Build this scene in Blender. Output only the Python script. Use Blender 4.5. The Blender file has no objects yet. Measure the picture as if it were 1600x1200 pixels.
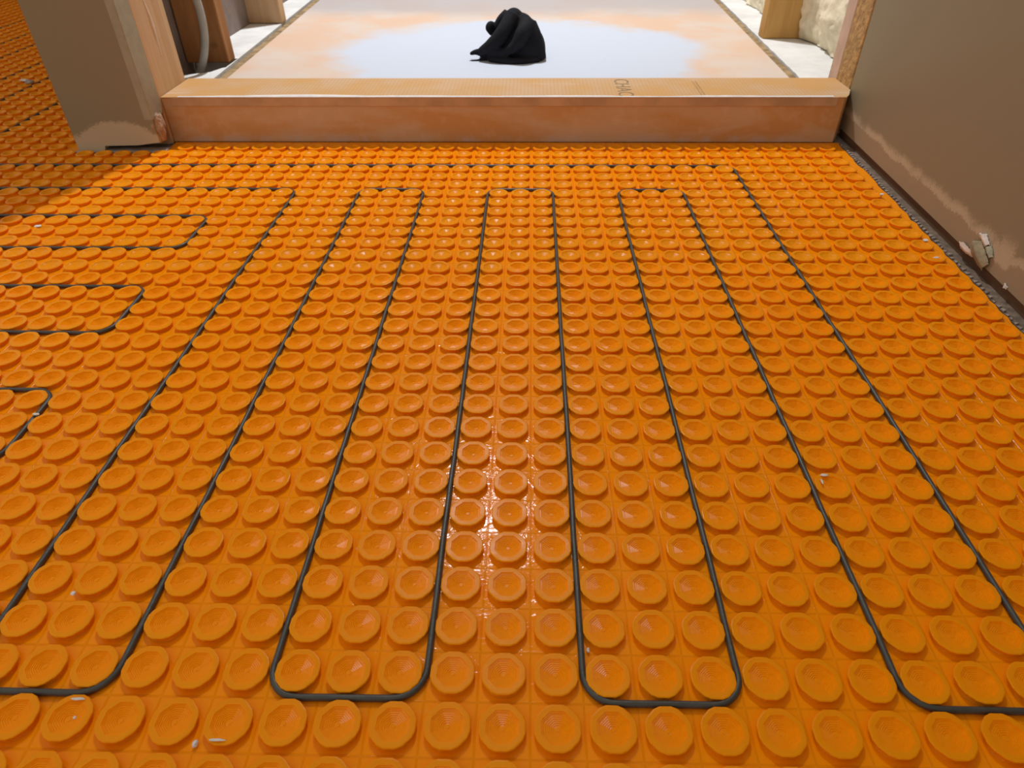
import bpy, bmesh, math, random
from mathutils import Vector, Matrix, noise

random.seed(7)
S = bpy.context.scene
COL = S.collection
PITCH = 0.0307                      # spacing of the membrane studs (m)

# ------------------------------------------------------------------ camera
FPX = 1047.04                       # focal length in pixels for a 1600 px wide frame
cam_d = bpy.data.cameras.new('camera')
cam = bpy.data.objects.new('camera', cam_d)
COL.objects.link(cam)
pitch, yaw, roll = 0.675087855, -0.0285490678, -0.00855373474
fwd = Vector((math.sin(yaw)*math.cos(pitch), math.cos(yaw)*math.cos(pitch), -math.sin(pitch)))
r0 = Vector((math.cos(yaw), -math.sin(yaw), 0)); u0 = r0.cross(fwd)
rt = r0*math.cos(roll) + u0*math.sin(roll)
up = -r0*math.sin(roll) + u0*math.cos(roll)
CAMP = Vector((-0.003457, -0.186626, 0.385129))
M3 = Matrix((rt, up, -fwd)).transposed()
cam.matrix_world = Matrix.Translation(CAMP) @ M3.to_4x4()
cam_d.sensor_width = 36.0
cam_d.lens = FPX/1600.0*36.0
cam_d.clip_start = 0.01
cam_d.dof.use_dof = True
cam_d.dof.focus_distance = 0.60
cam_d.dof.aperture_fstop = 15
S.camera = cam

# ------------------------------------------------------------------ world, lamps, exposure
W = bpy.data.worlds.new('world'); S.world = W; W.use_nodes = True
bg = W.node_tree.nodes['Background']
bg.inputs['Color'].default_value = (1.0, 0.91, 0.79, 1)
bg.inputs['Strength'].default_value = 0.56
ld = bpy.data.lights.new('shower_ceiling_light', 'SPOT')
ld.energy = 232; ld.shadow_soft_size = 0.05; ld.color = (0.97, 0.98, 1.0)
ld.spot_size = math.radians(108); ld.spot_blend = 1.0
lo = bpy.data.objects.new('shower_ceiling_light', ld); COL.objects.link(lo)
lo.location = (-0.22, 2.10, 2.35)

S.view_settings.view_transform = 'Standard'
S.view_settings.look = 'None'
S.view_settings.exposure = 0.0
S.view_settings.gamma = 1.0
S.view_settings.use_curve_mapping = False

# ------------------------------------------------------------------ helpers
def tag(o, label=None, cat=None, group=None, kind=None):
    if label: o['label'] = label
    if cat: o['category'] = cat
    if group: o['group'] = group
    if kind: o['kind'] = kind
    return o

def mesh_obj(name, verts, faces, mat, parent=None, smooth=False):
    me = bpy.data.meshes.new(name)
    me.from_pydata(verts, [], faces); me.update()
    if smooth:
        for f in me.polygons: f.use_smooth = True
    o = bpy.data.objects.new(name, me); COL.objects.link(o)
    if mat: me.materials.append(mat)
    if parent: o.parent = parent
    return o

def bm_obj(name, bm, mat, parent=None, smooth=False):
    me = bpy.data.meshes.new(name)
    bmesh.ops.recalc_face_normals(bm, faces=bm.faces)
    bm.to_mesh(me); bm.free()
    if smooth:
        for f in me.polygons: f.use_smooth = True
    o = bpy.data.objects.new(name, me); COL.objects.link(o)
    if mat: me.materials.append(mat)
    if parent: o.parent = parent
    return o

def add_prism(bm, poly, z0, z1):
    """vertical prism over a plan polygon"""
    lo_ = [bm.verts.new((x, y, z0)) for x, y in poly]
    hi_ = [bm.verts.new((x, y, z1)) for x, y in poly]
    n = len(poly)
    bm.faces.new(hi_); bm.faces.new(lo_[::-1])
    for i in range(n):
        bm.faces.new((lo_[i], lo_[(i+1) % n], hi_[(i+1) % n], hi_[i]))

def add_box(bm, x0, x1, y0, y1, z0, z1):
    add_prism(bm, [(x0, y0), (x1, y0), (x1, y1), (x0, y1)], z0, z1)

def bevelled(bm, w, seg=2):
    bmesh.ops.recalc_face_normals(bm, faces=bm.faces)
    bmesh.ops.bevel(bm, geom=list(bm.edges), offset=w, segments=seg, affect='EDGES', profile=0.5)
    return bm

def box(name, x0, x1, y0, y1, z0, z1, mat, parent=None, bevel=0):
    bm = bmesh.new(); add_box(bm, x0, x1, y0, y1, z0, z1)
    if bevel: bevelled(bm, bevel)
    return bm_obj(name, bm, mat, parent)

def prism(name, poly, z0, z1, mat, parent=None, bevel=0):
    bm = bmesh.new(); add_prism(bm, poly, z0, z1)
    if bevel: bevelled(bm, bevel)
    return bm_obj(name, bm, mat, parent)

def tube_mesh(bm, pts, radii, sides=10, cap=True):
    rings = []
    n = len(pts); side = None
    for i in range(n):
        t = (pts[min(i+1, n-1)] - pts[max(i-1, 0)]).normalized()
        if side is None:
            side = t.cross(Vector((0, 0, 1)))
            if side.length < 1e-3: side = t.cross(Vector((0, 1, 0)))
        side = (side - t*side.dot(t)).normalized()
        up_ = side.cross(t)
        r = radii[i] if hasattr(radii, '__len__') else radii
        rings.append([bm.verts.new(pts[i] + side*math.cos(a)*r + up_*math.sin(a)*r)
                      for a in [2*math.pi*k/sides for k in range(sides)]])
    for a, b in zip(rings, rings[1:]):
        for k in range(sides):
            bm.faces.new((a[k], a[(k+1) % sides], b[(k+1) % sides], b[k]))
    if cap:
        bm.faces.new(rings[0]); bm.faces.new(rings[-1][::-1])

# ---- materials
class MT:
    """small node-graph helper"""
    def __init__(self, name, rough=0.6, spec=0.5):
        self.m = bpy.data.materials.new(name); self.m.use_nodes = True
        self.t = self.m.node_tree; self.n = self.t.nodes
        self.b = self.n['Principled BSDF']
        self.b.inputs['Roughness'].default_value = rough
        self.b.inputs['Specular IOR Level'].default_value = spec
        tc = self.n.new('ShaderNodeTexCoord'); self.co = tc.outputs['Object']
    def link(self, a, b): self.t.links.new(a, b)
    def sep(self):
        s = self.n.new('ShaderNodeSeparateXYZ'); self.link(self.co, s.inputs[0]); return s.outputs
    def scaled(self, sc):
        v = self.n.new('ShaderNodeVectorMath'); v.operation = 'MULTIPLY'
        self.link(self.co, v.inputs[0]); v.inputs[1].default_value = sc; return v.outputs[0]
    def noise(self, scale=10, detail=4, rough=0.55, vec=None, dist=0.0):
        x = self.n.new('ShaderNodeTexNoise'); x.inputs['Scale'].default_value = scale
        x.inputs['Detail'].default_value = detail; x.inputs['Roughness'].default_value = rough
        x.inputs['Distortion'].default_value = dist
        self.link(vec if vec is not None else self.co, x.inputs['Vector']); return x.outputs['Fac']
    def math(self, op, a, b=None, clamp=False):
        m = self.n.new('ShaderNodeMath'); m.operation = op; m.use_clamp = clamp
        for i, v in enumerate((a, b)):
            if v is None: continue
            if isinstance(v, (int, float)): m.inputs[i].default_value = v
            else: self.link(v, m.inputs[i])
        return m.outputs[0]
    def rng(self, v, a, b, c=0.0, d=1.0, smooth=True):
        m = self.n.new('ShaderNodeMapRange'); m.clamp = True
        if smooth: m.interpolation_type = 'SMOOTHSTEP'
        self.link(v, m.inputs[0])
        for i, q in enumerate((a, b, c, d)): m.inputs[i+1].default_value = q
        return m.outputs[0]
    def mix(self, f, a, b):
        m = self.n.new('ShaderNodeMix'); m.data_type = 'RGBA'
        if isinstance(f, (int, float)): m.inputs[0].default_value = f
        else: self.link(f, m.inputs[0])
        for i, v in ((6, a), (7, b)):
            if isinstance(v, tuple): m.inputs[i].default_value = (*v, 1)
            else: self.link(v, m.inputs[i])
        return m.outputs[2]
    def color(self, c):
        if isinstance(c, tuple): self.b.inputs['Base Color'].default_value = (*c, 1)
        else: self.link(c, self.b.inputs['Base Color'])
        return self
    def bump(self, h, dist=0.001, strength=1.0):
        b = self.n.new('ShaderNodeBump'); b.inputs['Distance'].default_value = dist
        b.inputs['Strength'].default_value = strength
        self.link(h, b.inputs['Height']); self.link(b.outputs[0], self.b.inputs['Normal']); return self

def wood(name, light, dark, axis=2, scale=40):
    k = MT(name, 0.7, 0.3)
    sc = [1.0, 1.0, 1.0]; sc[axis] = 0.06
    v = k.scaled(tuple(sc))
    g = k.noise(scale, 6, 0.6, v, 0.6); g2 = k.noise(scale*5, 3, 0.6, v)
    f = k.rng(k.math('ADD', g, k.math('MULTIPLY', g2, 0.35)), 0.45, 0.95)
    knots = k.rng(k.noise(14, 2), 0.70, 0.78)
    c = k.mix(f, light, dark)
    c = k.mix(k.math('MULTIPLY', knots, 0.5), c, tuple(x*0.45 for x in dark))
    k.color(c).bump(g2, 0.0006, 0.6)
    return k.m

def mk_membrane():
    k = MT('orange_plastic', 0.33, 0.10)
    n1 = k.noise(9, 3); n2 = k.noise(160, 3)
    c = k.mix(k.rng(n1, 0.3, 0.7), (0.90, 0.285, 0.0025), (0.92, 0.32, 0.003))
    k.color(c)
    k.bump(k.math('MULTIPLY', n2, 1.0), 0.0002, 0.3)
    k.b.subsurface_method = 'BURLEY'
    k.b.inputs['Subsurface Weight'].default_value = 0.35
    k.b.inputs['Subsurface Radius'].default_value = (1.0, 0.42, 0.10)
    k.b.inputs['Subsurface Scale'].default_value = 0.0035
    r = k.rng(k.noise(60, 4), 0.3, 0.7, 0.25, 0.38); k.link(r, k.b.inputs['Roughness'])
    return k.m

def mk_sheet():
    k = MT('orange_plastic_sheet', 0.13, 0.13)
    x, y, z = k.sep()
    def line(c):
        q = k.math('DIVIDE', c, PITCH); f = k.math('FRACT', k.math('ADD', q, 100.0))
        d = k.math('ABSOLUTE', k.math('SUBTRACT', k.math('FRACT', k.math('ADD', f, 0.5)), 0.5))
        rise = k.rng(d, 0.0, 0.008, 0.2, 1.0); fall = k.rng(d, 0.012, 0.028, 1.0, 0.0)
        return k.math('MULTIPLY', rise, fall)
    ridge = k.math('MAXIMUM', line(x), line(y))
    n2 = k.noise(75, 3, 0.55, None, 1.2)
    h = k.math('ADD', k.math('MULTIPLY', ridge, 0.45), k.math('MULTIPLY', n2, 1.3))
    k.color((0.99, 0.31, 0.002)).bump(h, 0.0006, 0.8)
    return k.m

def mk_wall(name, face):
    """painted drywall; face 'x' = right wall, 'y' = stub front"""
    k = MT(name, 0.62, 0.35)
    x, y, z = k.sep()
    along = y if face == 'x' else x
    nz = k.noise(30, 5, 0.65); nf = k.noise(330, 3, 0.7)
    zz = k.math('ADD', z, k.math('MULTIPLY', k.math('SUBTRACT', nf, 0.5), 0.016))
    paint = (0.29, 0.25, 0.16)
    band = (0.36, 0.285, 0.185)
    mud = (0.56, 0.475, 0.335)
    if face == 'x':
        bl = k.math('ABSOLUTE', k.math('SUBTRACT', along, 0.478))
        lowb = k.rng(bl, 0.0, 0.03, -0.006, 0.0)
        zc = k.math('SUBTRACT', k.math('ADD', zz, k.math('MULTIPLY', k.math('SUBTRACT', k.noise(22, 3), 0.5), 0.018)), lowb)
        inband = k.rng(zc, 0.034, 0.0365, 1.0, 0.0)
        m1 = k.math('MULTIPLY', k.rng(zc, 0.0345, 0.0365), k.rng(zc, 0.040, 0.052, 1.0, 0.0))
        m1 = k.math('MULTIPLY', m1, k.rng(nz, 0.30, 0.52, 0.35, 1.0))
        b2 = k.math('MULTIPLY', k.rng(k.math('ADD', bl, k.math('MULTIPLY', k.math('SUBTRACT', nf, 0.5), 0.02)), 0.010, 0.017, 1.0, 0.0),
                    k.math('MULTIPLY', k.rng(zz, 0.024, 0.027), k.rng(zz, 0.040, 0.062, 1.0, 0.0)))
        m1 = k.math('MAXIMUM', m1, b2)
        c = k.mix(inband, paint, band)
        c = k.mix(k.math('MULTIPLY', m1, 0.85), c, mud)
    else:
        a = k.math('ABSOLUTE', k.math('SUBTRACT', along, -0.664))
        topz = k.rng(a, 0.02, 0.08, 0.046, 0.024)
        d = k.math('SUBTRACT', k.math('ADD', zz, k.math('MULTIPLY', k.math('SUBTRACT', k.noise(60, 4), 0.5), 0.016)), topz)
        m1 = k.rng(d, -0.004, 0.004, 1.0, 0.0)
        c = k.mix(k.math('MULTIPLY', m1, 0.9), paint, mud)
    chips = k.rng(k.noise(75, 2), 0.76, 0.80)
    low = k.rng(z, 0.02, 0.09, 1.0, 0.0)
    c = k.mix(k.math('MULTIPLY', chips, k.math('MULTIPLY', low, 0.6)), c, (0.5, 0.45, 0.38))
    k.color(c).bump(k.math('ADD', nz, k.math('MULTIPLY', k.noise(900, 2), 0.25)), 0.0008, 0.35)
    return k.m

def mk_curb():
    k = MT('curb_membrane_orange', 0.42, 0.45)
    n1 = k.noise(9, 4, 0.6, k.scaled((0.5, 1, 1.6)), 0.5); n2 = k.noise(60, 4)
    c = k.mix(k.rng(n1, 0.38, 0.62), (0.58, 0.32, 0.125), (0.60, 0.43, 0.27))
    c = k.mix(k.math('MULTIPLY', k.rng(n2, 0.5, 0.75), 0.25), c, (0.75, 0.55, 0.42))
    x, y, z = k.sep()
    foot = k.math('MULTIPLY', k.rng(z, 0.004, 0.016, 1.0, 0.0), k.rng(k.noise(25, 4), 0.45, 0.6))
    c = k.mix(k.math('MULTIPLY', foot, 0.6), c, (0.55, 0.46, 0.42))
    k.color(c).bump(k.noise(90, 3), 0.0006, 0.5)
    return k.m

def mk_curbtop():
    k = MT('curb_top_sheet', 0.6, 0.35)
    x, y, z = k.sep()
    q = k.math('FRACT', k.math('MULTIPLY', k.math('ADD', x, 5.0), 1/0.0062))
    ln = k.rng(k.math('ABSOLUTE', k.math('SUBTRACT', q, 0.5)), 0.0, 0.18, 1.0, 0.0)
    q2 = k.math('FRACT', k.math('MULTIPLY', y, 1/0.005))
    dash = k.rng(k.math('ABSOLUTE', k.math('SUBTRACT', q2, 0.5)), 0.12, 0.2)
    n1 = k.noise(12, 4)
    c = k.mix(k.rng(n1, 0.35, 0.65), (0.66, 0.37, 0.13), (0.66, 0.43, 0.24))
    lf = k.math('MULTIPLY', ln, k.math('MULTIPLY', dash, k.rng(n1, 0.3, 0.5, 0.1, 0.5)))
    c = k.mix(lf, c, (0.42, 0.24, 0.09))
    sm = k.rng(k.noise(7, 5, 0.6, k.scaled((0.6, 2.2, 1))), 0.60, 0.70)
    c = k.mix(k.math('MULTIPLY', sm, 0.55), c, (0.78, 0.70, 0.66))
    k.color(c).bump(k.noise(200, 3), 0.0004, 0.5)
    return k.m

def mk_pan():
    k = MT('shower_pan_membrane', 0.55, 0.4)
    x, y, z = k.sep()
    dx = k.math('DIVIDE', k.math('ADD', x, 0.045), 0.40)
    dy = k.math('DIVIDE', k.math('SUBTRACT', y, 1.42), 0.36)
    d = k.math('SQRT', k.math('ADD', k.math('MULTIPLY', dx, dx), k.math('MULTIPLY', dy, dy)))
    nn = k.math('MULTIPLY', k.math('SUBTRACT', k.noise(5, 4), 0.5), 0.7)
    d2 = k.math('ADD', d, nn)
    wh = k.rng(d2, 0.86, 1.08, 1.0, 0.0)
    orange = k.mix(k.rng(k.noise(6, 4), 0.38, 0.62), (0.74, 0.53, 0.39), (0.71, 0.61, 0.53))
    c = k.mix(wh, orange, (0.62, 0.69, 0.81))
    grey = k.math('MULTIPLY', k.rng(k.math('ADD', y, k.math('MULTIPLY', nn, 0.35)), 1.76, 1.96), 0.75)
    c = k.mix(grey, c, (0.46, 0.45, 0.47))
    ring = k.rng(k.math('ABSOLUTE', k.math('SUBTRACT', d, 0.52)), 0.0, 0.012, 1.0, 0.0)
    k.color(c).bump(k.math('ADD', k.math('MULTIPLY', ring, 0.6), k.noise(40, 3)), 0.0012, 0.4)
    return k.m

def plain(name, col, rough=0.7, spec=0.4, var=0.25, scale=40, bump=0.0008, bscale=None):
    k = MT(name, rough, spec)
    n = k.noise(scale, 4)
    k.color(k.mix(k.rng(n, 0.3, 0.7), tuple(c*(1-var) for c in col), tuple(min(1, c*(1+var*0.6)) for c in col)))
    k.bump(k.noise(bscale or scale*4, 4), bump, 0.7)
    return k.m

M = {}
M['plastic'] = mk_membrane()
M['sheet'] = mk_sheet()
M['wall_x'] = mk_wall('taupe_wall_paint', 'x')
M['wall_y'] = mk_wall('taupe_wall_paint_stub', 'y')
M['paint_edge'] = plain('taupe_corner_paint', (0.38, 0.365, 0.275), 0.6, 0.35, 0.08, 60, 0.0006)
M['drywall_back'] = plain('brown_drywall_paper', (0.26, 0.21, 0.19), 0.85, 0.2, 0.12, 30)
M['curb'] = mk_curb()
M['curbtop'] = mk_curbtop()
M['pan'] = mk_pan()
M['lip'] = plain('smeared_curb_lip', (0.57, 0.38, 0.23), 0.5, 0.4, 0.18, 18, 0.0006, 90)
M['cable'] = plain('grey_cable_jacket', (0.062, 0.062, 0.056), 0.42, 0.5, 0.15, 90, 0.0003, 400)
M['stud_light'] = wood('spruce_wood', (0.66, 0.46, 0.28), (0.55, 0.35, 0.18))
M['stud_dark'] = wood('brown_spruce_wood', (0.44, 0.22, 0.085), (0.30, 0.13, 0.045))
M['stud_gold'] = wood('golden_wood', (0.60, 0.36, 0.12), (0.48, 0.26, 0.075))
M['jamb_rough'] = plain('rough_glued_orange_wood', (0.52, 0.32, 0.12), 0.6, 0.4, 0.3, 90, 0.006, 130)
M['pale_board'] = plain('pinkish_board', (0.66, 0.47, 0.36), 0.75, 0.3, 0.12, 20)
M['plate'] = wood('dark_sole_plate_wood', (0.17, 0.095, 0.05), (0.10, 0.05, 0.026), axis=1)
M['strip'] = plain('brown_gap_strip', (0.36, 0.25, 0.13), 0.85, 0.25, 0.4, 50, 0.003, 90)
M['white_board'] = plain('white_foam_board', (0.78, 0.79, 0.78), 0.75, 0.3, 0.12, 14, 0.003, 50)
M['sprayfoam'] = plain('cream_spray_foam', (0.86, 0.77, 0.56), 0.8, 0.3, 0.15, 25, 0.004, 70)
M['thinset'] = plain('grey_thinset', (0.40, 0.345, 0.30), 0.9, 0.2, 0.3, 90, 0.002, 200)
M['bed'] = plain('grey_brown_floor_residue', (0.22, 0.165, 0.125), 0.9, 0.2, 0.3, 120, 0.002, 200)
M['mud'] = plain('pinkish_mortar', (0.50, 0.35, 0.25), 0.85, 0.25, 0.2, 80, 0.003, 160)
M['white_mud'] = plain('white_thinset', (0.84, 0.80, 0.78), 0.7, 0.3, 0.08, 60, 0.001)
M['slab'] = plain('grey_slab', (0.27, 0.235, 0.205), 0.9, 0.2, 0.25, 40, 0.002)
M['cloth'] = plain('black_cotton', (0.009, 0.010, 0.015), 0.85, 0.25, 0.2, 200, 0.0006, 900)
M['pipe'] = plain('grey_pvc', (0.40, 0.41, 0.39), 0.4, 0.5, 0.1, 30, 0.0003)
M['ink'] = plain('grey_print_ink', (0.33, 0.235, 0.14), 0.8, 0.2, 0.25, 120, 0.0002)
M['paper'] = plain('olive_drywall_paper', (0.35, 0.30, 0.19), 0.8, 0.3, 0.2, 120, 0.0005)
M['green_paper'] = plain('pale_green_paper', (0.40, 0.42, 0.31), 0.8, 0.3, 0.15, 120, 0.0005)
M['pale_mud'] = plain('pale_pink_paper', (0.68, 0.52, 0.42), 0.8, 0.3, 0.12, 80, 0.001)
M['gypsum'] = plain('white_gypsum', (0.80, 0.78, 0.76), 0.85, 0.2, 0.1, 100, 0.001)

# ------------------------------------------------------------------ structure
tag(box('floor', -2.1, 0.75, -0.9, 2.6, -0.06, -0.003, M['slab']), 'bare grey subfloor under the orange membrane', 'floor', kind='structure')

def wx(y): return 0.5097 + 0.0206*(y - 0.41)          # face of the right wall (a little out of square)
Y0, Y1 = -0.75, 0.984
tag(prism('wall_right', [(wx(Y0), Y0), (wx(Y0)+0.0127, Y0), (wx(Y1)+0.0127, Y1), (wx(Y1), Y1)], 0.0115, 2.4, M['wall_x']),
    'taupe painted drywall right of the orange floor', 'wall', kind='structure')
tag(prism('trim_1', [(wx(Y0)+0.0032, Y0), (wx(Y0)+0.10, Y0), (wx(Y1)+0.10, Y1), (wx(Y1)+0.0032, Y1)], -0.003, 0.0110, M['plate']),
    'dark wooden sole plate showing under the right drywall', 'plate', kind='structure')
tag(box('wall_shower_right', 0.70, 0.74, 0.95, 2.45, -0.003, 2.4, M['stud_gold']), 'outer sheathing behind the cream foam', 'wall', kind='structure')
tag(box('wall_back', -2.1, 0.75, 2.33, 2.40, -0.003, 2.4, M['drywall_back']), 'brown drywall at the far end of the room', 'wall', kind='structure')

wl = tag(box('wall_left', -0.745, -0.732, 0.907, 2.33, 0.0, 2.4, M['drywall_back']),
         'drywall partition between the orange floor and the shower', 'wall', kind='structure')
# stub end facing the camera: sheet with a raised bottom edge, lower at its left end
bm = bmesh.new()
prof = [(-0.7415, 0.0), (-0.699, 0.0), (-0.695, 0.0095), (-0.64, 0.0105), (-0.62, 0.013), (-0.603, 0.015), (-0.603, 2.4), (-0.7415, 2.4)]
fa = [bm.verts.new((x, 0.894, z)) for x, z in prof]; fb = [bm.verts.new((x, 0.907, z)) for x, z in prof]
bm.faces.new(fa); bm.faces.new(fb[::-1])
for i in range(len(prof)):
    j = (i+1) % len(prof); bm.faces.new((fa[j], fa[i], fb[i], fb[j]))
bm_obj('drywall_panel', bm, M['wall_y'], wl)
box('corner_bead', -0.6155, -0.6022, 0.8935, 0.936, 0.05, 2.4, M['paint_edge'], wl, 0.0012)

# ------------------------------------------------------------------ studded membrane
mem = bpy.data.objects.new('studded_membrane', None); COL.objects.link(mem)
tag(mem, 'orange plastic membrane with rows of octagonal studs covering the floor', 'membrane')
sheet_bm = bmesh.new()
random.seed(3)
# right edge is knife-cut and ragged
edge = []
yy = -0.6
while yy < 0.940:
    edge.append((wx(yy) - 0.0145 + random.uniform(-0.0022, 0.0018), yy)); yy += random.uniform(0.008, 0.02)
add_prism(sheet_bm, [(-2.0, -0.6)] + edge + [(wx(0.936)-0.012, 0.9402), (-0.600, 0.9402), (-0.600, 0.888), (-0.748, 0.888), (-0.748, 2.31), (-2.0, 2.31)], -0.0022, 0.0)
bm_obj('base_sheet', sheet_bm, M['sheet'], mem)

def ring_pts(a, z, half=16.5):
    r = a/math.cos(math.radians(half)); out = []
    for k in range(8):
        for s in (-half, half):
            t = math.radians(45*k + s); out.append((r*math.cos(t), r*math.sin(t), z))
    return out

def stud_geo(rings):
    v = []; f = []
    for a, z, h in rings: v += ring_pts(a, z, h)
    for i in range(len(rings)-1):
        for k in range(16):
            f.append((i*16+k, i*16+(k+1) % 16, (i+1)*16+(k+1) % 16, (i+1)*16+k))
    f.append(tuple((len(rings)-1)*16+k for k in range(16)))
    return v, f

H = 0.0048                           # stud height
wall_rings = [(0.0126, -0.0002, 13), (0.0119, 0.0007, 13), (0.0120, 0.0022, 13), (0.01275, 0.0034, 13.5), (0.01310, 0.0040, 14),
              (0.01300, H-0.00035, 14), (0.01265, H-0.0001, 14.5), (0.0122, H, 15)]
fine = wall_rings + [(0.0092, H-0.00005, 19.5), (0.0091, H-0.0006, 20), (0.0085, H-0.00052, 20), (0.00842, H-0.0010, 20.5), (0.0078, H-0.00096, 21)]
a, z = 0.0078, H-0.00096
for i in range(6):
    a2 = a - 0.00022; z2 = z - 0.00047
    fine.append((a2, z2, 21)); a = a2 - 0.00082; z = z2 + 0.00014
    fine.append((a, z, 21))
fine += [(0.0012, z - 0.0001, 21), (0.0010, z + 0.00025, 21)]
FV, FF = stud_geo(fine)
coarse = [wall_rings[0], wall_rings[2], wall_rings[4], wall_rings[7], (0.0093, H-0.00005, 19.5), (0.0085, H-0.0008, 20.5), (0.0058, H-0.0016, 21), (0.0030, H-0.0024, 21), (0.0013, H-0.0029, 21)]
CV, CF = stud_geo(coarse)
stud_me = bpy.data.meshes.new('stud'); stud_me.from_pydata(FV, [], FF); stud_me.update(); stud_me.materials.append(M['plastic'])

def to_px(P):
    d = P - CAMP; zc = d.dot(fwd)
    if zc <= 0.02: return None
    return 800 + FPX*d.dot(rt)/zc, 600 - FPX*d.dot(up)/zc, zc

cells = []
for c in range(-62, 17):
    for r in range(-14, 76):
        x = (c+0.5)*PITCH; y = (r+0.5)*PITCH
        if x + 0.0124 > wx(y) - 0.010: continue
        if x > -0.748 - 0.013 and y > 0.93: continue
        if -0.76 < x < -0.597 and y > 0.881: continue
        if y > 2.29: continue
        q = to_px(Vector((x, y, 0.003)))
        if q is None or not (-420 < q[0] < 2020 and -160 < q[1] < 1650): continue
        inside = -10 < q[0] < 1610 and -10 < q[1] < 1215
        cells.append((0 if inside else 1, q[2], x, y))
cells.sort()
rnd = random.Random(5)
first = True
sv, sf, ssm = [], [], []
for i, (o_, d_, x, y) in enumerate(cells):
    jx, jy, jz = rnd.gauss(0, 0.00012), rnd.gauss(0, 0.00012), rnd.uniform(-0.0001, 0.0001)
    if i < 300:
        o = bpy.data.objects.new('stud', stud_me); COL.objects.link(o); o.parent = mem
        o.location = (x+jx, y+jy, jz)
        o.rotation_euler = (rnd.gauss(0, 0.008), rnd.gauss(0, 0.008), rnd.gauss(0, 0.012))
    else:
        near = d_ < 0.78
        V_, F_ = (FV, FF) if near else (CV, CF)
        n0 = len(sv); tx, ty = rnd.gauss(0, 0.01), rnd.gauss(0, 0.01)
        sv += [(x+jx+p[0], y+jy+p[1], p[2]+jz+p[0]*tx+p[1]*ty) for p in V_]
        sf += [tuple(n0+k for k in f) for f in F_]
        ssm += [(not near) and k >= 5*16 for k in range(len(F_))]
far = mesh_obj('distant_studs', sv, sf, M['plastic'], mem)
far.data.polygons.foreach_set('use_smooth', ssm)
far['kind'] = 'stuff'

# ------------------------------------------------------------------ heating cable
path = [(-48, 30), (-48, 73), (-44, 73), (-44, 30), (-41, 30), (-41, 73), (-37, 73), (-37, 30), (-34, 30), (-34, 73), (-30, 73), (-30, 27),
        (10, 27), (10, 0), (7, 0), (7, 24), (4, 24), (4, 0), (1, 0), (1, 24), (-2, 24), (-2, 0), (-5, 0), (-5, 24), (-8, 24), (-8, 0), (-11, 0), (-11, 24),
        (-32, 24), (-32, 21), (-14, 21), (-14, 18), (-32, 18), (-32, 15), (-14, 15), (-14, 12), (-32, 12), (-32, 9), (-14, 9), (-14, 6),
        (-32, 6), (-32, 3), (-14, 3)]
RC = 0.60*PITCH
rnd = random.Random(11)
pts = []
P2 = [Vector((c*PITCH, r*PITCH, 0)) for c, r in path]
for i, p in enumerate(P2):
    if i in (0, len(P2)-1): pts.append(p.copy()); continue
    a = (P2[i-1]-p).normalized(); b = (P2[i+1]-p).normalized()
    cen = p + (a+b)*RC
    for k in range(9):
        t = math.radians(90*k/8)
        pts.append(cen - b*RC*math.cos(t) - a*RC*math.sin(t))
    # subdivide the straight run to the next corner
    nxt = P2[i+1]; A = p + b*RC; B = nxt - b*(RC if i+1 < len(P2)-1 else 0)
    L_ = (B-A).length; n = max(2, int(L_/(PITCH*0.25)))
    for k in range(1, n): pts.append(A.lerp(B, k/n))
cz = []
for i, q in enumerate(pts):
    w = noise.noise(Vector((q.x*9, q.y*9, 3.1)))*0.0006
    w2 = noise.noise(Vector((q.x*9, q.y*9, 8.7)))*0.0006
    f = noise.noise(Vector((q.x*30, q.y*30, 1.7)))*0.00025
    cz.append(Vector((q.x+w+f, q.y+w2-f, 0.00212 + noise.noise(Vector((q.x*12, q.y*12, 5)))*0.0002)))
bm = bmesh.new(); tube_mesh(bm, cz, 0.00207, 12)
tag(bm_obj('heating_cable', bm, M['cable'], smooth=True), 'dark grey heating cable looping between the orange studs', 'cable')

# ------------------------------------------------------------------ curb
curb = bpy.data.objects.new('shower_curb', None); COL.objects.link(curb); curb.location = (-0.05, 0.99, 0)
tag(curb, 'low orange-brown shower curb crossing in front of the white pan', 'curb')
def under(o, par):                                    # keep world placement
    o.parent = par; o.matrix_parent_inverse = Matrix.Translation(par.location).inverted(); return o
under(prism('curb_body', [(-0.6032, 0.941), (0.4985, 0.941), (0.507, 0.953), (0.5185, 0.982), (0.5185, 1.053), (-0.6032, 1.053)], 0.0, 0.0715, M['curb'], None, 0.0015), curb)
ct = bmesh.new()
add_prism(ct, [(-0.6030, 0.9396), (0.4995, 0.9396), (0.508, 0.952), (0.5208, 0.981), (0.5208, 1.0535), (-0.6030, 1.0535)], 0.0713, 0.0726)
under(bm_obj('cover_sheet', bevelled(ct, 0.0004, 1), M['curbtop']), curb)
lip = bmesh.new(); add_box(lip, -0.588, 0.4875, 0.9394, 0.9412, 0.0585, 0.0716)
under(bm_obj('front_lip', bevelled(lip, 0.0004, 1), M['lip']), curb)
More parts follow.
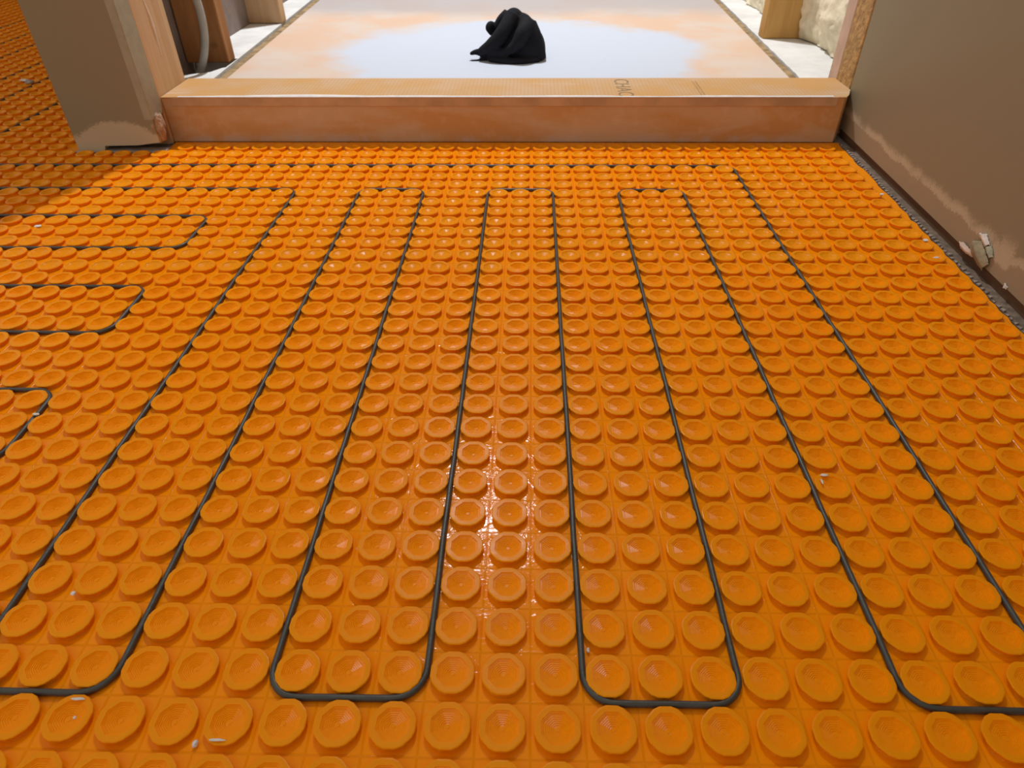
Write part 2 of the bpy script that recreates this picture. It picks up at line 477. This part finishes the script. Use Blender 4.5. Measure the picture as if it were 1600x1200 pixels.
# bead of white thinset along the front edge
bm = bmesh.new()
ys = []
n = 220
for i in range(n+1):
    x = -0.575 + i*(1.055/n)
    wdt = 0.0070 + 0.004*noise.noise(Vector((x*7, 0.3, 0))) + 0.0015*noise.noise(Vector((x*40, 2.3, 0)))
    if -0.47 < x < -0.27: wdt += 0.008*math.sin((x+0.47)/0.20*math.pi)
    ys.append((x, max(0.0012, wdt)))
top = [bm.verts.new((x, 0.9396, 0.0731)) for x, w in ys]; bk = [bm.verts.new((x, 0.9396+w, 0.0729)) for x, w in ys]
ft = [bm.verts.new((x, 0.9389, 0.0722)) for x, w in ys]; bb = [bm.verts.new((x, 0.9396+w+0.0006, 0.0724)) for x, w in ys]
for i in range(n):
    for u_, v_ in ((ft, top), (top, bk), (bk, bb), (bb, ft)): bm.faces.new((u_[i], u_[i+1], v_[i+1], v_[i]))
under(bm_obj('thinset_bead', bm, M['white_mud'], None, True), curb)
# printed letters
def text_obj(s, size, loc, rotz, mat, parent):
    cu = bpy.data.curves.new('lettering', 'FONT'); cu.body = s; cu.size = size; cu.extrude = 0.00012; cu.align_x = 'CENTER'; cu.align_y = 'CENTER'
    tmp = bpy.data.objects.new('lettering_tmp', cu); COL.objects.link(tmp)
    dg = bpy.context.evaluated_depsgraph_get(); dg.update()
    me = bpy.data.meshes.new_from_object(tmp.evaluated_get(dg))
    bpy.data.objects.remove(tmp)
    me.materials.clear(); me.materials.append(mat)
    o = bpy.data.objects.new('lettering', me); COL.objects.link(o)
    o.location = loc; o.rotation_euler = (0, 0, rotz)
    return under(o, parent)
text_obj('CHAC', 0.036, (0.151, 0.995, 0.0727), -math.pi/2, M['ink'], curb)
bm = bmesh.new(); rnd = random.Random(4)
yy = 0.948
while yy < 1.03:
    h = rnd.uniform(0.0015, 0.003); x0 = 0.2715 + rnd.uniform(-0.0006, 0.0006)
    add_box(bm, x0, x0+0.0028, yy, yy+h*0.5, 0.0725, 0.07275)
    add_box(bm, x0+0.005, x0+0.0078, yy, yy+h*0.6, 0.0725, 0.07275)
    yy += h + 0.0022
under(bm_obj('print_row', bm, M['ink']), curb)

# ------------------------------------------------------------------ shower pan and borders
def lx(y): return -0.5986 - 0.0362*(y-1.22)
def rx(y): return 0.4976 + 0.0379*(y-1.22)
PY0, PY1 = 1.056, 2.325
nx, ny = 60, 60
v = []; f = []
for j in range(ny+1):
    y = PY0 + (PY1-PY0)*j/ny
    for i in range(nx+1):
        x = lx(y) + (rx(y)-lx(y))*i/nx
        d = math.hypot(x+0.048, y-1.40)
        v.append((x, y, 0.029 + 0.006*min(1, d/0.55)))
for j in range(ny):
    for i in range(nx):
        a = j*(nx+1)+i; f.append((a, a+1, a+nx+2, a+nx+1))
nb = len(v)
bord = [i for i in range(nx+1)] + [j*(nx+1)+nx for j in range(1, ny+1)] + [ny*(nx+1)+i for i in range(nx-1, -1, -1)] + [j*(nx+1) for j in range(ny-1, 0, -1)]
for b_ in bord: v.append((v[b_][0], v[b_][1], -0.002))
for i in range(len(bord)):
    j = (i+1) % len(bord); f.append((bord[j], bord[i], nb+i, nb+j))
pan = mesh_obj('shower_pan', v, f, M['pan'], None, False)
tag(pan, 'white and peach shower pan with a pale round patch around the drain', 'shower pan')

def ragged(name, fx0, fx1, y0, y1, z0, z1, mat, seed, amp=0.002, n=60):
    bm = bmesh.new(); L1 = []; L2 = []
    for i in range(n+1):
        y = y0 + (y1-y0)*i/n
        L1.append((fx0(y) + amp*noise.noise(Vector((y*30, seed, 0))), y))
        L2.append((fx1(y) + amp*noise.noise(Vector((y*30, seed+5, 0))), y))
    add_prism(bm, L1 + L2[::-1], z0, z1)
    return bm_obj(name, bm, mat)
tag(ragged('gap_strip', lambda y: lx(y)-0.026, lambda y: lx(y)-0.003, PY0, PY1, -0.002, 0.0285, M['strip'], 1, 0.003),
    'dirty brown strip along the left edge of the shower pan', 'strip')
tag(ragged('gap_strip', lambda y: rx(y)+0.003, lambda y: rx(y)+0.022, PY0, PY1, -0.002, 0.0285, M['strip'], 2, 0.003),
    'dirty brown strip along the right edge of the shower pan', 'strip')
# white boards beside the pan; the left one starts behind a dark hole
bm = bmesh.new()
poly = [(lx(1.056)-0.031, 1.056), (-0.70, 1.056), (-0.705, 1.235), (-0.680, 1.250), (-0.655, 1.262), (-0.642, 1.295), (-0.6365, 1.30), (-0.6365, 1.374), (-0.731, 1.372), (-0.731, 2.32), (lx(2.32)-0.031, 2.32)]
add_prism(bm, poly, -0.002, 0.032)
tag(bm_obj('foam_board', bm, M['white_board']), 'white foam board on the floor beside the left pan edge', 'foam board')
tag(ragged('foam_board', lambda y: rx(y)+0.025, lambda y: 0.70, 1.087, 2.32, -0.002, 0.031, M['white_board'], 4, 0.003),
    'white foam board on the floor beside the right pan edge', 'foam board')

# ------------------------------------------------------------------ wall studs (timber)
def timber(name, x0, x1, y0, y1, z0, z1, mat, label, group='wall framing timbers'):
    o = box(name, x0, x1, y0, y1, z0, z1, mat, None, 0.0025)
    return tag(o, label, 'wall stud', group)
timber('wall_stud', -0.70, -0.6037, 0.9365, 1.0445, -0.003, 2.4, M['stud_light'], 'light spruce jamb stud at the left end of the curb')
jl = bpy.data.objects['wall_stud']
bm = bmesh.new()
tube_mesh(bm, [Vector((-0.6042, 0.966+0.012*math.sin(i*0.5)*0.4+0.0018*i*0.6, 0.40-0.0145*i)) for i in range(20)], [0.0022+0.0008*math.sin(i*1.3) for i in range(20)], 8)
bm_obj('caulk_drip', bm, M['white_mud'], jl, True)
timber('wall_stud', -0.73, -0.640, 1.332, 1.371, 0.033, 2.4, M['stud_dark'], 'brown stud behind the grey pipe left of the pan')
timber('wall_stud', -0.735, -0.646, 1.740, 1.778, 0.033, 2.4, M['stud_light'], 'farthest stud on the white board left of the pan')
timber('wall_stud', -0.730, -0.705, 1.06, 1.10, 0.0, 2.4, M['stud_dark'], 'dark stud in the shadow behind the left jamb')
timber('wall_stud', 0.540, 0.628, 1.558, 1.597, 0.0315, 2.4, M['stud_gold'], 'golden stud on the white board right of the pan')
jr = timber('wall_stud', 0.5213, 0.62, 0.989, 1.0475, -0.003, 2.4, M['jamb_rough'], 'rough orange jamb stud at the right end of the curb')
tag(box('jamb_board', 0.5213, 0.62, 1.0485, 1.085, -0.003, 2.4, M['pale_board'], None, 0.002), 'pinkish board behind the right jamb stud', 'board')

# grey pipe bending down into the dark hole
pp = []
for i in range(60):
    t = i/59
    if t < 0.3:
        pp.append(Vector((-0.655, 1.272, 2.3 - (2.3-0.22)*t/0.3)))
    else:
        s_ = (t-0.3)/0.7
        pp.append(Vector((-0.655 + 0.012*math.sin(s_*2.6) - 0.056*s_**3, 1.272 + 0.02*s_*s_, 0.22 - 0.215*s_)))
bm = bmesh.new(); tube_mesh(bm, pp, 0.0075, 14)
tag(bm_obj('grey_pipe', bm, M['pipe'], smooth=True), 'grey plastic pipe bending down behind the left jamb stud', 'pipe')

# ------------------------------------------------------------------ spray foam
def foam(name, y0, y1, x_of, label, seed):
    n, m = 70, 120; v = []; f = []
    for j in range(m+1):
        z = 0.0335 + 1.0*(j/m)**1.5
        for i in range(n+1):
            y = y0 + (y1-y0)*i/n
            q = Vector((y*16, z*16, seed))
            b = noise.noise(q)*0.012 + abs(noise.noise(q*2.3))*0.010 + noise.noise(q*5.1)*0.003
            e = min(i, n-i)/n
            v.append((x_of(y, z) - b + 0.02*max(0, 0.08-e)/0.08, y, z + noise.noise(q*1.7+Vector((9, 0, 0)))*0.0025*min(1, j/6)))
    for j in range(m):
        for i in range(n):
            a = j*(n+1)+i; f.append((a+1, a, a+n+1, a+n+2))
    o = mesh_obj(name, v, f, M['sprayfoam'], None, True)
    s = o.modifiers.new('thickness', 'SOLIDIFY'); s.thickness = 0.03; s.offset = -1
    return tag(o, label, 'insulation', 'spray foam bays')
foam('spray_foam', 1.088, 1.59, lambda y, z: 0.648 - 0.30*max(0, (y-1.50)) - 0.02*min(1, z/0.1), 'lumpy cream spray foam between the jamb and the golden stud', 2.0)
foam('spray_foam', 1.625, 2.30, lambda y, z: 0.625 - 0.01*min(1, z/0.1), 'cream spray foam beyond the golden stud', 6.0)

# ------------------------------------------------------------------ black cloth over the drain
bm = bmesh.new()
def blob(cx, cy, cz_, ax, ay, az, rot=0):
    mtx = Matrix.Translation((cx, cy, cz_)) @ Matrix.Rotation(rot, 4, 'Y') @ Matrix.Diagonal((ax, ay, az, 1))
    bmesh.ops.create_icosphere(bm, subdivisions=4, radius=1.0, matrix=mtx)
def fold(pl, rr):
    P = [Vector(p) for p in pl]; out = []; rad = []
    n = len(P)-1
    for i in range(n*8+1):
        t = i/8; k = min(int(t), n-1); u = t-k
        p0, p1, p2, p3 = P[max(k-1, 0)], P[k], P[k+1], P[min(k+2, n)]
        out.append(0.5*((2*p1)+(p2-p0)*u+(2*p0-5*p1+4*p2-p3)*u*u+(3*p1-p0-3*p2+p3)*u**3))
        rad.append(rr[k]*(1-u)+rr[k+1]*u)
    tube_mesh(bm, out, rad, 14)
# main mound
blob(-0.028, 1.390, 0.045, 0.058, 0.044, 0.058)
blob(-0.024, 1.392, 0.080, 0.032, 0.030, 0.036)
blob(-0.070, 1.388, 0.040, 0.044, 0.038, 0.026)
blob(-0.010, 1.378, 0.042, 0.040, 0.036, 0.045)
# folds seen from the front
fold([(-0.040, 1.385, 0.110), (-0.058, 1.362, 0.085), (-0.082, 1.356, 0.062), (-0.110, 1.362, 0.046)], [0.018, 0.017, 0.015, 0.008])
blob(-0.038, 1.392, 0.104, 0.020, 0.020, 0.021)
fold([(-0.006, 1.377, 0.097), (-0.020, 1.350, 0.084), (-0.034, 1.343, 0.063), (-0.058, 1.345, 0.050), (-0.088, 1.355, 0.047)], [0.017, 0.015, 0.012, 0.009, 0.007])
fold([(-0.006, 1.374, 0.096), (0.008, 1.364, 0.074), (0.018, 1.360, 0.046), (0.024, 1.362, 0.033)], [0.017, 0.014, 0.012, 0.008])
fold([(-0.092, 1.352, 0.036), (-0.055, 1.336, 0.035), (-0.020, 1.336, 0.034), (0.016, 1.350, 0.035)], [0.005, 0.0075, 0.008, 0.007])
fold([(-0.050, 1.40, 0.112), (-0.066, 1.395, 0.100), (-0.074, 1.39, 0.086)], [0.012, 0.010, 0.008])
fold([(-0.083, 1.392, 0.075), (-0.0905, 1.390, 0.087), (-0.086, 1.395, 0.092), (-0.078, 1.397, 0.080)], [0.006, 0.008, 0.008, 0.006])
fold([(-0.100, 1.372, 0.042), (-0.118, 1.372, 0.0445), (-0.132, 1.370, 0.041)], [0.010, 0.006, 0.003])
fold([(-0.098, 1.365, 0.031), (-0.118, 1.358, 0.0305), (-0.134, 1.358, 0.030)], [0.005, 0.003, 0.0016])
for v_ in bm.verts: v_.co.z = max(v_.co.z, 0.0304)
o = bm_obj('crumpled_cloth', bm, M['cloth'], None, True)
rm = o.modifiers.new('remesh', 'REMESH'); rm.mode = 'VOXEL'; rm.voxel_size = 0.0018; rm.use_smooth_shade = True
sm_ = o.modifiers.new('smooth', 'SMOOTH'); sm_.factor = 0.5; sm_.iterations = 6
tag(o, 'crumpled black cloth heaped over the drain of the white pan', 'cloth')

# ------------------------------------------------------------------ mortar, debris, torn paper
def lump(name, loc, size, mat, label, cat, seed, flat=1.0, group=None, amp=0.45, sub=3):
    bm = bmesh.new(); bmesh.ops.create_icosphere(bm, subdivisions=sub, radius=1.0)
    for v_ in bm.verts:
        d = 1 + amp*noise.noise(v_.co*1.6 + Vector((seed, 0, 0))) + amp*0.5*noise.noise(v_.co*4 + Vector((0, seed, 0)))
        v_.co = Vector((v_.co.x*d*size[0], v_.co.y*d*size[1], v_.co.z*d*size[2]*flat))
    zmin = min(v_.co.z for v_ in bm.verts)
    o = bm_obj(name, bm, mat, None, False)
    o.location = (loc[0], loc[1], loc[2] - zmin)
    return tag(o, label, cat, group)
lump('mortar_lump', (-0.6055, 0.909, 0.010), (0.0095, 0.014, 0.026), M['mud'], 'rough pinkish mortar at the bottom corner of the stub wall', 'mortar', 1.3, amp=0.3, sub=4)
# thinset bed along the right wall with trowel ridges
bm = bmesh.new()
L1, L2 = [], []
y = -0.6
while y < 0.935:
    L1.append((wx(y)-0.0122, y)); L2.append((wx(y)+0.0028, y)); y += 0.02
add_prism(bm, L1 + L2[::-1], -0.003, -0.0012)
tb = bm_obj('thinset_bed', bm, M['bed'])
tag(tb, 'grey thinset bed with trowel ridges between the membrane and right wall', 'thinset')
rnd = random.Random(9)
bm = bmesh.new(); y = -0.5
while y < 0.93:
    w = rnd.uniform(0.004, 0.006); l = rnd.uniform(0.0025, 0.0065); h = rnd.uniform(0.0002, 0.0016)
    x0 = wx(y)-0.0122
    add_prism(bm, [(x0, y), (x0+l, y+0.002), (x0+l*1.05, y+w*0.6), (x0, y+w)], -0.0014, h)
    y += w + rnd.uniform(0.0025, 0.0045)
rid = bm_obj('trowel_ridge', bevelled(bm, 0.0005, 1), M['thinset'], tb); rid['kind'] = 'stuff'
# thinset in front of stub wall
bm = bmesh.new()
L1 = []; L2 = []
for i in range(40):
    x = -0.745 + i*0.148/39
    L1.append((x, 0.8868 + 0.0015*noise.noise(Vector((x*90, 0, 0))))); L2.append((x, 0.912))
add_prism(bm, L1 + L2[::-1], -0.003, 0.0014)
tag(bm_obj('thinset_bed', bm, M['thinset']), 'grey thinset strip at the foot of the stub wall', 'thinset')

crumbs = [((-1.055, 1.285, 0.0049), (0.010, 0.009, 0.003), 'thinset', 'grey thinset chip on the far left studs beside the stub wall'),
          ((-1.075, 1.300, 0.0049), (0.009, 0.005, 0.002), 'gypsum', 'pale flake beside the grey chip at far left'),
          ((0.4842, 0.577, 0.0049), (0.0034, 0.003, 0.0009), 'gypsum', 'white flake on a stud beside the right wall'),
          ((0.476, 0.532, 0.0049), (0.0035, 0.0014, 0.0008), 'gypsum', 'thin white scrap just nearer than the right wall flake'),
          ((0.487, 0.716, 0.0049), (0.003, 0.0025, 0.0012), 'gypsum', 'white crumb at the membrane edge far along the right wall'),
          ((0.2265, 0.1785, 0.0049), (0.0028, 0.0012, 0.0008), 'gypsum', 'white crumb on the rim of a stud right of the cable'),
          ((0.2225, 0.1715, 0.0049), (0.0008, 0.0026, 0.0007), 'gypsum', 'thin curved white scrap on a stud right of the cable'),
          ((-0.2595, -0.0052, 0.0049), (0.0040, 0.0008, 0.0005), 'gypsum', 'thin white streak on a stud in the lower left corner'),
          ((-0.2575, -0.0145, 0.0018), (0.0009, 0.0009, 0.0007), 'gypsum', 'white speck in the hollow of the lower left stud'),
          ((-0.1838, -0.0268, 0.0002), (0.0016, 0.0022, 0.0016), 'gypsum', 'white crumb between two studs at the bottom left'),
          ((-0.1712, -0.0262, 0.0049), (0.0048, 0.0007, 0.0005), 'gypsum', 'long thin white scrap on a bottom stud near the crumb'),
          ((-0.2990, 0.0635, 0.0049), (0.0014, 0.0018, 0.0008), 'gypsum', 'white speck on a stud rim near the left cable'),
          ((-0.640, 0.606, 0.0049), (0.0045, 0.003, 0.001), 'gypsum', 'pale flake on the left studs between two cable runs'),
          ((-0.4275, 0.2395, 0.0049), (0.0030, 0.0014, 0.0008), 'gypsum', 'pale scrap on a stud beside the left cable bend'),
          ((0.0355, 0.0325, 0.0002), (0.0010, 0.0016, 0.0014), 'gypsum', 'pale grey crumb between studs left of the centre cable'),
          ((0.0865, 0.1445, 0.0022), (0.0005, 0.0012, 0.0006), 'ink', 'tiny black splinter in a stud hollow near the centre')]
for i, (l, s, mt, lb) in enumerate(crumbs):
    lump('debris_crumb', l, s, M[mt], lb, 'debris', 3.0+i*1.7, amp=0.4, sub=2, group='debris on the membrane')

# torn drywall paper at the foot of the right wall
def flake(name, pts3, thick, mat, label):
    """curled sheet through rows of points"""
    rows = len(pts3); cols = len(pts3[0]); bm = bmesh.new(); K = 6
    P = [[Vector(p) for p in r] for r in pts3]
    def sm(t): return t*t*(3-2*t)
    A = []
    nr, nc = (rows-1)*K, (cols-1)*K
    for j in range(nr+1):
        jj = min(j//K, rows-2); v_ = j/K-jj; row = []
        for i in range(nc+1):
            ii = min(i//K, cols-2); u_ = i/K-ii
            q = P[jj][ii].lerp(P[jj][ii+1], u_).lerp(P[jj+1][ii].lerp(P[jj+1][ii+1], u_), v_)
            e = 1.0 if (i in (0, nc) or j in (0, nr)) else 0.25
            q = q + Vector((-0.0006*abs(noise.noise(q*500)), noise.noise(q*420)*0.0016*e, noise.noise(q*420+Vector((7, 1, 3)))*0.0016*e))
            row.append(bm.verts.new(q))
        A.append(row)
    for j in range(nr):
        for i in range(nc): bm.faces.new((A[j][i], A[j][i+1], A[j+1][i+1], A[j+1][i]))
    o = bm_obj(name, bm, mat, None, True)
    s = o.modifiers.new('thickness', 'SOLIDIFY'); s.thickness = thick; s.offset = 0
    return tag(o, label, 'paper scrap', 'torn drywall paper')
def W_(y, off, z): return (wx(y)-off, y, z)
flake('torn_paper', [[W_(0.537, 0.0015, 0.018), W_(0.531, 0.0035, 0.0284), W_(0.520, 0.0015, 0.0328)],
                     [W_(0.526, 0.0020, 0.0135), W_(0.516, 0.0075, 0.0235), W_(0.505, 0.0020, 0.0278)],
                     [W_(0.506, 0.0025, 0.0100), W_(0.502, 0.0070, 0.0170), W_(0.497, 0.0022, 0.0240)],
                     [W_(0.497, 0.0020, 0.0080), W_(0.4945, 0.0040, 0.0130), W_(0.4915, 0.0018, 0.0190)]], 0.0006, M['paper'],
      'curled olive drywall paper peeling from the right wall foot')
flake('torn_paper', [[W_(0.5305, 0.0012, 0.0372), W_(0.524, 0.003, 0.0405), W_(0.5165, 0.0012, 0.0433)],
                     [W_(0.521, 0.0012, 0.0340), W_(0.516, 0.0036, 0.0370), W_(0.510, 0.0012, 0.0395)],
                     [W_(0.5112, 0.0012, 0.0302), W_(0.508, 0.003, 0.0335), W_(0.5045, 0.0012, 0.0360)]], 0.0008, M['gypsum'],
      'white torn gypsum face above the curled olive paper')
flake('torn_paper', [[W_(0.5105, 0.001, 0.0295), W_(0.506, 0.003, 0.0330), W_(0.5012, 0.001, 0.0362)],
                     [W_(0.5030, 0.001, 0.0265), W_(0.499, 0.004, 0.0290), W_(0.4955, 0.001, 0.0325)],
                     [W_(0.4960, 0.001, 0.0240), W_(0.494, 0.003, 0.0260), W_(0.4905, 0.001, 0.0280)]], 0.0006, M['green_paper'],
      'pale green paper scrap right of the curled olive paper')
flake('torn_paper', [[W_(0.5580, 0.001, 0.0138), W_(0.5460, 0.0025, 0.0180), W_(0.533, 0.003, 0.0180), W_(0.521, 0.001, 0.0146)],
                     [W_(0.5560, 0.001, 0.0128), W_(0.5460, 0.0055, 0.0150), W_(0.533, 0.006, 0.0145), W_(0.521, 0.001, 0.0130)],
                     [W_(0.5540, 0.001, 0.0120), W_(0.5450, 0.0040, 0.0118), W_(0.532, 0.004, 0.0112), W_(0.521, 0.001, 0.0118)]], 0.0010, M['pale_mud'],
      'pinkish bulging paper edge under the right wall drywall')
flake('torn_paper', [[W_(0.4560, 0.0006, 0.0150), W_(0.4530, 0.0020, 0.0160), W_(0.4500, 0.0006, 0.0150)],
                     [W_(0.4555, 0.0006, 0.0115), W_(0.4530, 0.0030, 0.0110), W_(0.4500, 0.0006, 0.0115)]], 0.0010, M['gypsum'],
      'small white chip at the drywall edge nearest the camera')
